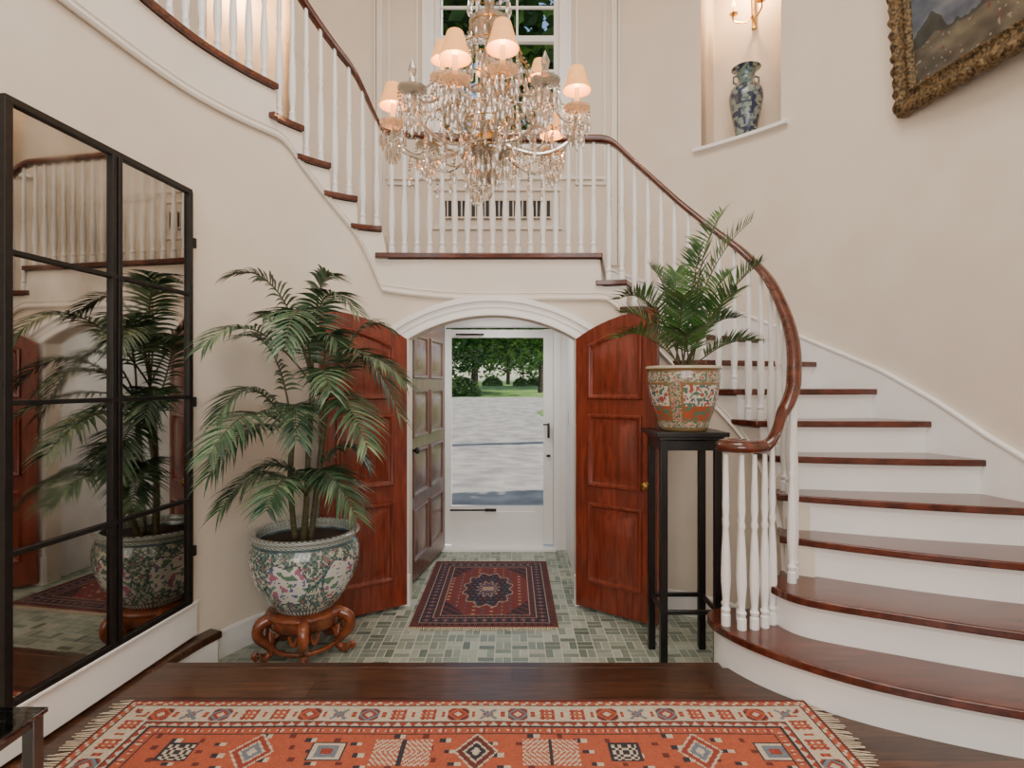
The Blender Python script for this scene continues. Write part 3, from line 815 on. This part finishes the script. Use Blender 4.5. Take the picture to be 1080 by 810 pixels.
for i in range(5):
    a=2*PI*i/5-PI/2+.3; ca,sa=math.cos(a),math.sin(a)
    pts=smooth([(.175,.045),(.235,.02),(.245,-.04),(.20,-.09),(.175,-.125),(.20,-.155),(.235,-.158)],5)
    rd=[.034-.018*k/(len(pts)-1)+.012*max(0,(k/(len(pts)-1)-.8)*5) for k in range(len(pts))]
    mb.tube([(pc[0]+r_*ca,pc[1]+r_*sa,z) for r_,z in pts],rd,10)
    mb.tube([(pc[0]+r_*ca,pc[1]+r_*sa,z) for r_,z in[(.25,-.158),(.268,-.14),(.258,-.122),(.243,-.132)]],[.016,.014,.011,.007],8)
    for s in(-1,1):
        sc=[]
        for k in range(12):
            aa=a+s*(.16+.22*k/11); sc.append((pc[0]+.195*math.cos(aa),pc[1]+.195*math.sin(aa),-.015-.05*math.sin(PI*k/11)))
        mb.tube(sc,.010,7)
ring=[(pc[0]+.165*math.cos(2*PI*i/40),pc[1]+.165*math.sin(2*PI*i/40),-.125) for i in range(41)]
mb.tube(ring,.014,8)
mb.obj('carved_wood_stand',[M_carve],pot,angle=60)
def bez(a,b,c,u): return tuple((1-u)**2*a[k]+2*u*(1-u)*b[k]+u*u*c[k] for k in range(3))
def frond(mb,a,b,c,leaf=.2,pairs=26,width=.013,start=.22,droop=.35,mat=0,rad=.006,vee=.25,stemmat=2):
    pts=[bez(a,b,c,k/20) for k in range(21)]
    mb.tube(pts,[rad*(1-.75*k/20) for k in range(21)],6,mat=stemmat)
    for i in range(pairs):
        s=start+(1-start)*(i+.5)/pairs; p=Vector(bez(a,b,c,s)); q=Vector(bez(a,b,c,min(1,s+.02))); t=(q-p)
        if t.length<1e-6: t=Vector(c)-Vector(bez(a,b,c,.97))
        t.normalize(); side=t.cross(Vector((0,0,1)))
        if side.length<.15: side=t.cross(Vector((0,1,0)))
        side.normalize(); nrm=side.cross(t).normalized()
        L=leaf*(.5+.5*math.sin(PI*min(1,(s-start)/(1-start)*.85+.18)))*(.88+.24*random.random())
        f=.35+.55*(s-start)/(1-start)
        for sg in(-1,1):
            d=(side*sg*math.cos(f)+t*math.sin(f)*1.0+nrm*vee).normalized()
            d=(d+Vector((random.uniform(-.1,.1),random.uniform(-.1,.1),random.uniform(-.1,.1)))).normalized()
            w0=width*(.85+.3*random.random()); pts4=[];K=5
            wd=d.cross(nrm).normalized()
            for k in range(K+1):
                u=k/K; pos=p+d*L*u+Vector((0,0,-droop*L*u*u)); ww=w0*(.45+1.1*u if u<.4 else .9*(1-u)/.6+.02)
                pts4.append(pos-wd*ww*.5); pts4.append(pos+nrm*(-ww*.18)); pts4.append(pos+wd*ww*.5)
            fs=[]
            for k in range(K): 
                o=k*3; fs+=[(o,o+1,o+4,o+3),(o+1,o+2,o+5,o+4)]
            mb.add(pts4,fs,mat if random.random()<.7 else 1,True)
mb=MB()
canes=[[(-1.14,3.13,.43),(-1.13,3.15,.85),(-1.10,3.14,1.28)],[(-1.10,3.10,.43),(-1.06,3.12,.8),(-1.02,3.13,1.20)],[(-1.18,3.10,.43),(-1.20,3.08,.75),(-1.18,3.06,1.02)],[(-1.12,3.05,.43),(-1.10,3.02,.56),(-1.08,3.0,.70)]]
for cn in canes: mb.tube(smooth(cn,6),[.016]*12+[.010],8,mat=2)
c1,c2,c3,c4=[c_[-1] for c_ in canes]
F=[(c1,(-1.20,3.0,1.98),(-1.43,2.88,1.84)),(c1,(-1.08,3.05,2.0),(-.80,2.95,1.66)),(c1,(-1.12,3.2,1.98),(-.98,3.15,1.88)),(c1,(-1.32,2.85,1.75),(-1.42,2.62,1.46)),
 (c1,(-1.02,2.75,1.9),(-.98,2.45,1.45)),(c2,(-.85,3.05,1.78),(-.58,2.95,1.12)),(c2,(-.80,2.95,1.6),(-.54,2.85,1.30)),(c2,(-.90,3.25,1.75),(-.70,3.25,1.60)),
 (c2,(-.85,2.8,1.35),(-.66,2.6,1.0)),(c3,(-1.36,2.95,1.45),(-1.43,2.76,1.12)),(c3,(-1.30,2.8,1.2),(-1.40,2.62,.86)),(c3,(-1.25,2.7,1.3),(-1.28,2.4,.98)),
 (c3,(-1.28,3.15,1.6),(-1.42,2.98,1.54)),(c4,(-1.28,2.9,.98),(-1.40,2.72,.68)),(c4,(-.95,2.85,1.0),(-.74,2.7,.66)),(c4,(-.95,3.1,1.1),(-.80,3.1,.86)),(c1,(-1.2,3.25,1.7),(-1.30,3.28,1.62)),
 (c2,(-1.0,2.9,1.5),(-.86,2.7,1.25)),(c4,(-1.12,2.8,.95),(-1.1,2.55,.72)),(c1,(-1.15,3.0,1.75),(-1.22,2.8,1.62)),(c2,(-1.05,3.1,1.7),(-.92,3.0,1.50)),(c3,(-1.12,2.9,1.35),(-1.02,2.7,1.02)),
 (c4,(-1.2,3.0,.95),(-1.30,2.9,.84)),(c4,(-1.0,2.9,.95),(-.88,2.8,.80)),(c3,(-1.05,3.2,1.3),(-.92,3.25,1.1))]
for a,b,c_ in F: frond(mb,a,b,c_,leaf=.20,pairs=28,width=.0185,droop=.42)
mb.obj('palm_foliage',[M_leaf,M_leaf2,M_cane],pot,angle=180)
pp=empty('planter_fern_palm'); q=(.915,3.04); zt_=1.045
mb=MB()
mb.box((q[0],q[1],zt_-.012),(.37,.34,.024)); mb.box((q[0],q[1],zt_-.032),(.33,.30,.02)); mb.box((q[0],q[1],zt_-.07),(.31,.28,.05))
for sx in(-1,1):
    for sy in(-1,1): mb.box((q[0]+sx*.139,q[1]+sy*.124,(zt_-.18)/2-.02),(.037,.037,zt_+.18-.04))
for sx in(-1,1): mb.box((q[0]+sx*.139,q[1],.12),(.02,.25,.02)); mb.box((q[0],q[1]+sx*.124,.12),(.27,.02,.022))
mb.obj('black_pedestal_stand',[M_black],pp,bevel=.003)
mb=MB(); b0=zt_
prof=resample([(.115,b0),(.125,b0+.012),(.14,b0+.06),(.165,b0+.14),(.182,b0+.22),(.188,b0+.28),(.186,b0+.315),(.198,b0+.322),(.20,b0+.335),(.19,b0+.34),(.176,b0+.33),(.172,b0+.29)],10)
mb.lathe(prof,(q[0],q[1],0),220,0,colfn=potcol_rose(b0,b0+.34),cap=False); mb.obj('porcelain_pot',[M_porc],pp,angle=80)
mb=MB(); mb.lathe([(.001,0),(.172,0),(.172,.01),(.001,.02)],(q[0],q[1],b0+.29),20); mb.obj('soil',[M_soil],pp)
mb=MB(); g0=(q[0],q[1],b0+.30)
G=[((1.0,2.98,1.95),(1.22,2.9,2.12)),((.98,3.05,2.05),(1.15,3.1,2.22)),((1.08,2.92,1.78),(1.22,2.80,1.88)),((.75,2.98,1.85),(.54,2.9,1.72)),((.70,2.95,1.62),(.54,2.85,1.52)),
 ((.85,3.05,1.85),(.76,3.1,1.92)),((.95,3.0,1.85),(.98,2.95,2.0)),((1.1,2.95,1.55),(1.22,2.85,1.50)),((.85,2.85,1.7),(.80,2.65,1.70)),((1.0,2.85,1.7),(1.05,2.65,1.72)),((.9,3.15,1.8),(.92,3.2,1.92)),((.75,3.1,1.7),(.62,3.15,1.68)),((1.05,3.1,1.8),(1.2,3.15,1.9)),
 ((.88,2.9,1.6),(.84,2.75,1.52)),((1.0,2.95,1.65),(1.12,2.85,1.62))]
for b_,c_ in G: frond(mb,(g0[0]+random.uniform(-.04,.04),g0[1]+random.uniform(-.04,.04),g0[2]),b_,c_,leaf=.165,pairs=27,width=.0135,start=.25,droop=.15,vee=.45,rad=.005)
mb.obj('fern_palm_foliage',[M_leafb,M_leaf2,M_cane],pp,angle=180)
def vase(name,x,y,z,h=.55,k=1.0):
    mb=MB(); r=.115*k
    prof=resample([(r*.60,0),(r*.66,.02*h),(r*.72,.15*h),(r*.95,.40*h),(r*1.08,.58*h),(r*.98,.70*h),(r*.60,.79*h),(r*.52,.87*h),(r*.68,.95*h),(r*.90,.99*h),(r*.90,h),(r*.6,h*.995),(r*.5,h*.9)],8)
    def cf(th,zz,j):
        v=zz/h; m=n3(th*2.2,zz*24,3); m2=n3(th*4,zz*44,8)
        if .75<v<.95: return lin((104,128,120)) if m2<.2 else lin((66,86,98))
        if v<.06: return lin((56,66,80))
        if m>.04: return lin((52,62,84))
        if m2>.15: return lin((88,106,116))
        return lin((132,146,136))
    mb.lathe(prof,(x,y,z),90,0,colfn=cf,cap=False); 
    for s in(-1,1):
        mb.tube([(x+s*r*.5,y,z+h*.90),(x+s*r*.85,y,z+h*.88),(x+s*r*.85,y,z+h*.80),(x+s*r*.6,y,z+h*.78)],.008,6)
    for i in range(len(mb.c)):
        if mb.c[i]==(1,1,1): mb.c[i]=lin((80,104,110))
    mb.obj(name,[M_porc],angle=80)
pm=O(.797,-.12); vase('porcelain_vase',pm[0],pm[1],3.162,.56)
pm2=O(PI-.797,-.13); vase('porcelain_vase.001',pm2[0],pm2[1],3.162,.5)
sc=empty('wall_sconce'); mb=MB(); bp=O(.797,-.28); fx,fy=-math.cos(.75),-math.sin(.75); tx_,ty_=-fy,fx; zS=4.20
mb.tube([(bp[0],bp[1],zS-.1),(bp[0]+fx*.02,bp[1]+fy*.02,zS+.15)],.02,8)
mc=MB()
for s in(-1,1):
    e=(bp[0]+fx*.12+tx_*s*.11,bp[1]+fy*.12+ty_*s*.11)
    mb.tube(smooth([(bp[0]+fx*.02,bp[1]+fy*.02,zS),(bp[0]+fx*.07+tx_*s*.04,bp[1]+fy*.07+ty_*s*.04,zS-.06),(e[0],e[1],zS-.04),(e[0],e[1],zS+.02)],5),.007,6)
    mb.lathe([(.008,0),(.035,.008),(.032,.012)],(e[0],e[1],zS+.01),12)
    mc.lathe([(.010,.01),(.010,.06)],(e[0],e[1],zS+.01),8); mc.lathe([(.004,.06),(.015,.075),(.014,.09),(.002,.12)],(e[0],e[1],zS+.01),8,mat=1)
mb.obj('brass_arms',[M_brass],sc); mc.obj('candle_bulbs',[M_candle,M_bulb],sc)
# ------------------------------------------------------------------ painting
pt=empty('framed_oil_painting')
A2=Vector((2.30,3.36,2.86)); B2=Vector((2.445,2.27,2.86)); Ux=(B2-A2).normalized(); Wd=(B2-A2).length; nn=Vector((Ux.y,-Ux.x,0)); 
if nn.x>0: nn=-nn
tilt=.07; Uz=(Vector((0,0,1))+nn*tilt).normalized(); nf=Ux.cross(Uz); 
if nf.dot(nn)<0: nf=-nf
Hp=.92
def PT(u,v,d): return A2+Ux*u+Uz*v+nf*d
mb=MB()
prof=[(0,0),(0,.03),(.015,.05),(.035,.055),(.05,.04),(.075,.03),(.095,.035),(.11,.045),(.12,.03),(.13,.012),(.13,0)]
NN=60
def fr_pt(side,s,o,d):
    ww=[(s,0),(1,s),(1-s,1),(0,1-s)][side]
    u=o+(Wd-2*o)*ww[0]; v=o+(Hp-2*o)*ww[1]; return PT(u,v,d)
for side in range(4):
    vs=[];fs=[]
    for i in range(NN+1):
        s=i/NN
        for k,(o,d) in enumerate(prof):
            rip=.010*math.sin(s*PI*26)*(1 if 1<=k<=3 else 0)+(.008*math.sin(s*PI*50) if 6<=k<=8 else 0)
            vs.append(fr_pt(side,s,o-(.014*abs(math.sin(s*PI*9)) if k<=2 else 0),d+rip))
    m=len(prof)
    for i in range(NN):
        for k in range(m-1): fs.append((i*m+k,(i+1)*m+k,(i+1)*m+k+1,i*m+k+1))
    mb.add(vs,fs,0,True)
mb.obj('gilt_frame',[M_gold],pt,angle=60)
mb=MB(); vs=[];fs=[];cols=[];nx,ny=150,130
for j in range(ny+1):
    for i in range(nx+1): vs.append(PT(.12+(Wd-.24)*i/nx,.12+(Hp-.24)*j/ny,.014))
for j in range(ny):
    for i in range(nx):
        a=j*(nx+1)+i; fs.append((a,a+1,a+nx+2,a+nx+1)); u=i/nx;v=j/ny
        m=n3(u*5,v*7,1)+.5*n3(u*14,v*18,2)
        hz=.30+.03*math.sin(u*5+1)+.05*n3(u*9,0,4)
        tr=.14*max(0,1-((u-.12)/.14)**2)+.20*max(0,1-((u-.62)/.15)**2)+.04*n3(u*30,2,2)
        if v>hz+tr: c=(118+50*m,128+44*m,140+34*m)
        elif v>hz-.03: c=(52+34*m,60+34*m,56+26*m)
        else:
            c=(96+50*m,90+46*m,74+36*m)
            if n3(u*30,v*30,6)>.48: c=(120,60,50)
            if n3(u*34,v*26,9)>.50: c=(160,156,146)
        cols.append(lin(tuple(max(10,min(240,k*.8)) for k in c)))
mb.add(vs,fs,0,False,cols)
mb.obj('canvas',[M_canvas],pt)
# ------------------------------------------------------------------ glass side table
tb=empty('glass_side_table'); mb=MB()
X0,X1,Y0,Y1,Z=-1.50,-1.075,.75,1.32,.55
for x in(X0+.02,X1-.02):
    for y in(Y0+.02,Y1-.02): mb.box((x,y,.273),(.028,.028,.514))
for z in(.52,.12):
    for x in(X0+.02,X1-.02): mb.box((x,(Y0+Y1)/2,z),(.02,Y1-Y0-.06,.02))
    for y in(Y0+.02,Y1-.02): mb.box(((X0+X1)/2,y,z),(X1-X0-.06,.02,.02))
mb.obj('metal_frame',[M_chrome],tb,bevel=.002)
mb=MB(); mb.box(((X0+X1)/2,(Y0+Y1)/2,.536),(X1-X0,Y1-Y0,.012)); mb.obj('glass_top',[M_tglass],tb,bevel=.002)
# ------------------------------------------------------------------ exterior (gently rising ground)
GZ=[(5.2,-.42),(14,-.36),(32,.42),(50,1.0),(80,1.35),(140,2.2)]
def gz(y):
    for (a,za),(b,zb_) in zip(GZ,GZ[1:]):
        if y<=b: return za+(zb_-za)*(y-a)/(b-a)
    return GZ[-1][1]
mb=MB()
for (a,za),(b,zb_) in zip(GZ,GZ[1:]): mb.add([(-90,a,za),(90,a,za),(90,b,zb_),(-90,b,zb_)],[(0,1,2,3)])
mb.obj('ground_lawn',[M_grass])
mb=MB()
rows=[(5.3,-10,12),(9,-16,10),(12,-20,5),(14,-22,3.4),(19,-26,1.5),(24,-28,1.0),(28,-30,2.2),(32,-32,6.0),(34,-32,7)]
for (a,l,r),(b,l2,r2) in zip(rows,rows[1:]): mb.add([(l,a,gz(a)+.02),(r,a,gz(a)+.02),(r2,b,gz(b)+.02),(l2,b,gz(b)+.02)],[(0,1,2,3)])
mb.obj('ground_driveway',[M_asph])
mb=MB(); mb.box((-.1,5.75,-.31),(2.2,1.1,.2)); mb.obj('ground_doorstep',[M_asph])
def tree(name,x,y,h,r,nl,size,trunk=.25,zb=.35,lean=0):
    g=gz(y)
    mb=MB(); mb.tube([(x,y,g-.1),(x+.1,y,g+h*.35),(x-.1,y,g+h*.7)],[trunk,trunk*.7,trunk*.3],8)
    for k in range(5):
        a=k*1.3; mb.tube([(x,y,g+h*.35+k*.05*h),(x+math.cos(a)*r*.6,y+math.sin(a)*r*.6,g+h*.55+k*.06*h)],[trunk*.4,trunk*.1],6)
    cl=[]
    for k in range(18):
        a=random.random()*2*PI; rr=r*math.sqrt(random.random())*.75; cl.append((x+rr*math.cos(a),y+rr*math.sin(a),g+h*(zb+.1+(.85-zb)*random.random()),r*.40*(.7+.5*random.random())))
    for k in range(nl):
        c=random.choice(cl); v=Vector((random.gauss(0,1),random.gauss(0,1),random.gauss(0,.8))).normalized()*c[3]*(.6+.45*random.random())
        p=Vector(c[:3])+v; a=Vector((random.uniform(-1,1),random.uniform(-1,1),random.uniform(-.6,.6))).normalized(); b=a.cross(Vector((random.random(),random.random(),1))).normalized()
        s=size*(.6+.8*random.random())
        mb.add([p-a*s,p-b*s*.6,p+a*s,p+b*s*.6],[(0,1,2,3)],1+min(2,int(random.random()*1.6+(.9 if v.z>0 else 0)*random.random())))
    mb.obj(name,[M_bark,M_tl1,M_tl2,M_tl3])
tree('tree',-3.0,44,9,4.6,6000,.20,.22,.16); tree('tree.001',2.0,40,9,4.8,6500,.2,.2,.16); tree('tree.002',-11,52,13,7,4000,.35); tree('tree.003',10,54,13,7,4000,.35)
tree('tree.004',-5.5,86,13,7,5000,.32,.4,.12); tree('tree.005',6,92,14,8,5000,.32,.4,.12); tree('tree.008',-.5,70,11,5,5000,.26,.25,.2)
tree('tree.006',5.6,8.3,7.0,2.2,5000,.13,.2,.5); tree('tree.007',-4.2,13.5,15,5.2,11000,.2,.25,.42); tree('tree.009',4.6,16,17,5.5,11000,.2,.25,.42)
def shrub(name,x,y,r,n=1800,size=.10):
    g=gz(y)
    mb=MB(); mb.tube([(x,y,g),(x,y,g+r)],.05,6)
    for k in range(n):
        v=Vector((random.gauss(0,1),random.gauss(0,1),random.gauss(0,1))).normalized()*r*(.75+.3*random.random()); v.z=abs(v.z)
        p=Vector((x,y,g))+v; a=Vector((random.uniform(-1,1),random.uniform(-1,1),random.uniform(-1,1))).normalized(); b=a.cross(Vector((.3,.2,1))).normalized(); s=size*(.6+.8*random.random())
        mb.add([p-a*s,p-b*s*.7,p+a*s,p+b*s*.7],[(0,1,2,3)],random.choice((1,1,2,3)))
    mb.obj(name,[M_bark,M_tl1,M_tl2,M_tl3])
shrub('shrub',-3.2,36,1.2); shrub('shrub.001',-2.0,58,1.0); shrub('shrub.002',.9,56,.8); shrub('shrub.003',2.4,60,.9)
# ------------------------------------------------------------------ lights
def area(name,loc,rot,size,power,col=(1,1,1),sy=None):
    l=bpy.data.lights.new(name,'AREA'); l.energy=power; l.color=col; l.size=size
    if sy: l.shape='RECTANGLE'; l.size_y=sy
    o=bpy.data.objects.new(name,l); o.location=loc; o.rotation_euler=rot; bpy.context.scene.collection.objects.link(o); return o
area('ceiling_fill',(0.2,1.2,5.3),(0,0,0),2.4,125,(1,.965,.92),2.6)  # added overhead fill for the hall, no fixture modelled
area('rear_fill',(.2,-2.3,2.3),(math.radians(90),0,0),3.2,130,(1,.98,.96),2.8)  # added fill behind the camera, no window exists there
area('vestibule_fill',(-.15,4.5,1.9),(0,0,0),.5,8,(1,.97,.93))  # small added fill brightening the vestibule, not an actual lamp
def point(name,loc,p,col=(1,.66,.34),r=.03):
    l=bpy.data.lights.new(name,'POINT'); l.energy=p; l.color=col; l.shadow_soft_size=r
    o=bpy.data.objects.new(name,l); o.location=loc; bpy.context.scene.collection.objects.link(o)
for i,(x,y,z,k) in enumerate(arms):
    if k>0: point('chandelier_bulb_%d'%i,(x,y,z+.0),2.6)
c=O(.797,-.14); point('niche_lamp',(c[0],c[1],4.40),26,(1,.56,.26))
c=O(PI-.797,-.14); point('niche_lamp_left',(c[0],c[1],4.35),22,(1,.56,.26))
s=bpy.data.lights.new('sun','SUN'); s.energy=7.5; s.angle=.01; s.color=(1,.94,.84)
so=bpy.data.objects.new('sun',s); so.rotation_euler=(math.radians(-8),math.radians(48),0); bpy.context.scene.collection.objects.link(so)
w=bpy.data.worlds.new('World'); bpy.context.scene.world=w; w.use_nodes=True; nt=w.node_tree; bg=nt.nodes['Background']
sk=nt.nodes.new('ShaderNodeTexSky'); sk.sky_type='NISHITA'; sk.sun_disc=False; sk.sun_elevation=math.radians(42); sk.sun_rotation=math.radians(90)
nt.links.new(sk.outputs[0],bg.inputs[0]); bg.inputs[1].default_value=.24
cam=bpy.data.cameras.new('camera'); cam.lens=20; cam.sensor_width=36; cam.clip_start=.05; cam.clip_end=500
co=bpy.data.objects.new('camera',cam); co.location=(0,0,1.29); co.rotation_euler=(math.radians(90),0,0); bpy.context.scene.collection.objects.link(co); bpy.context.scene.camera=co
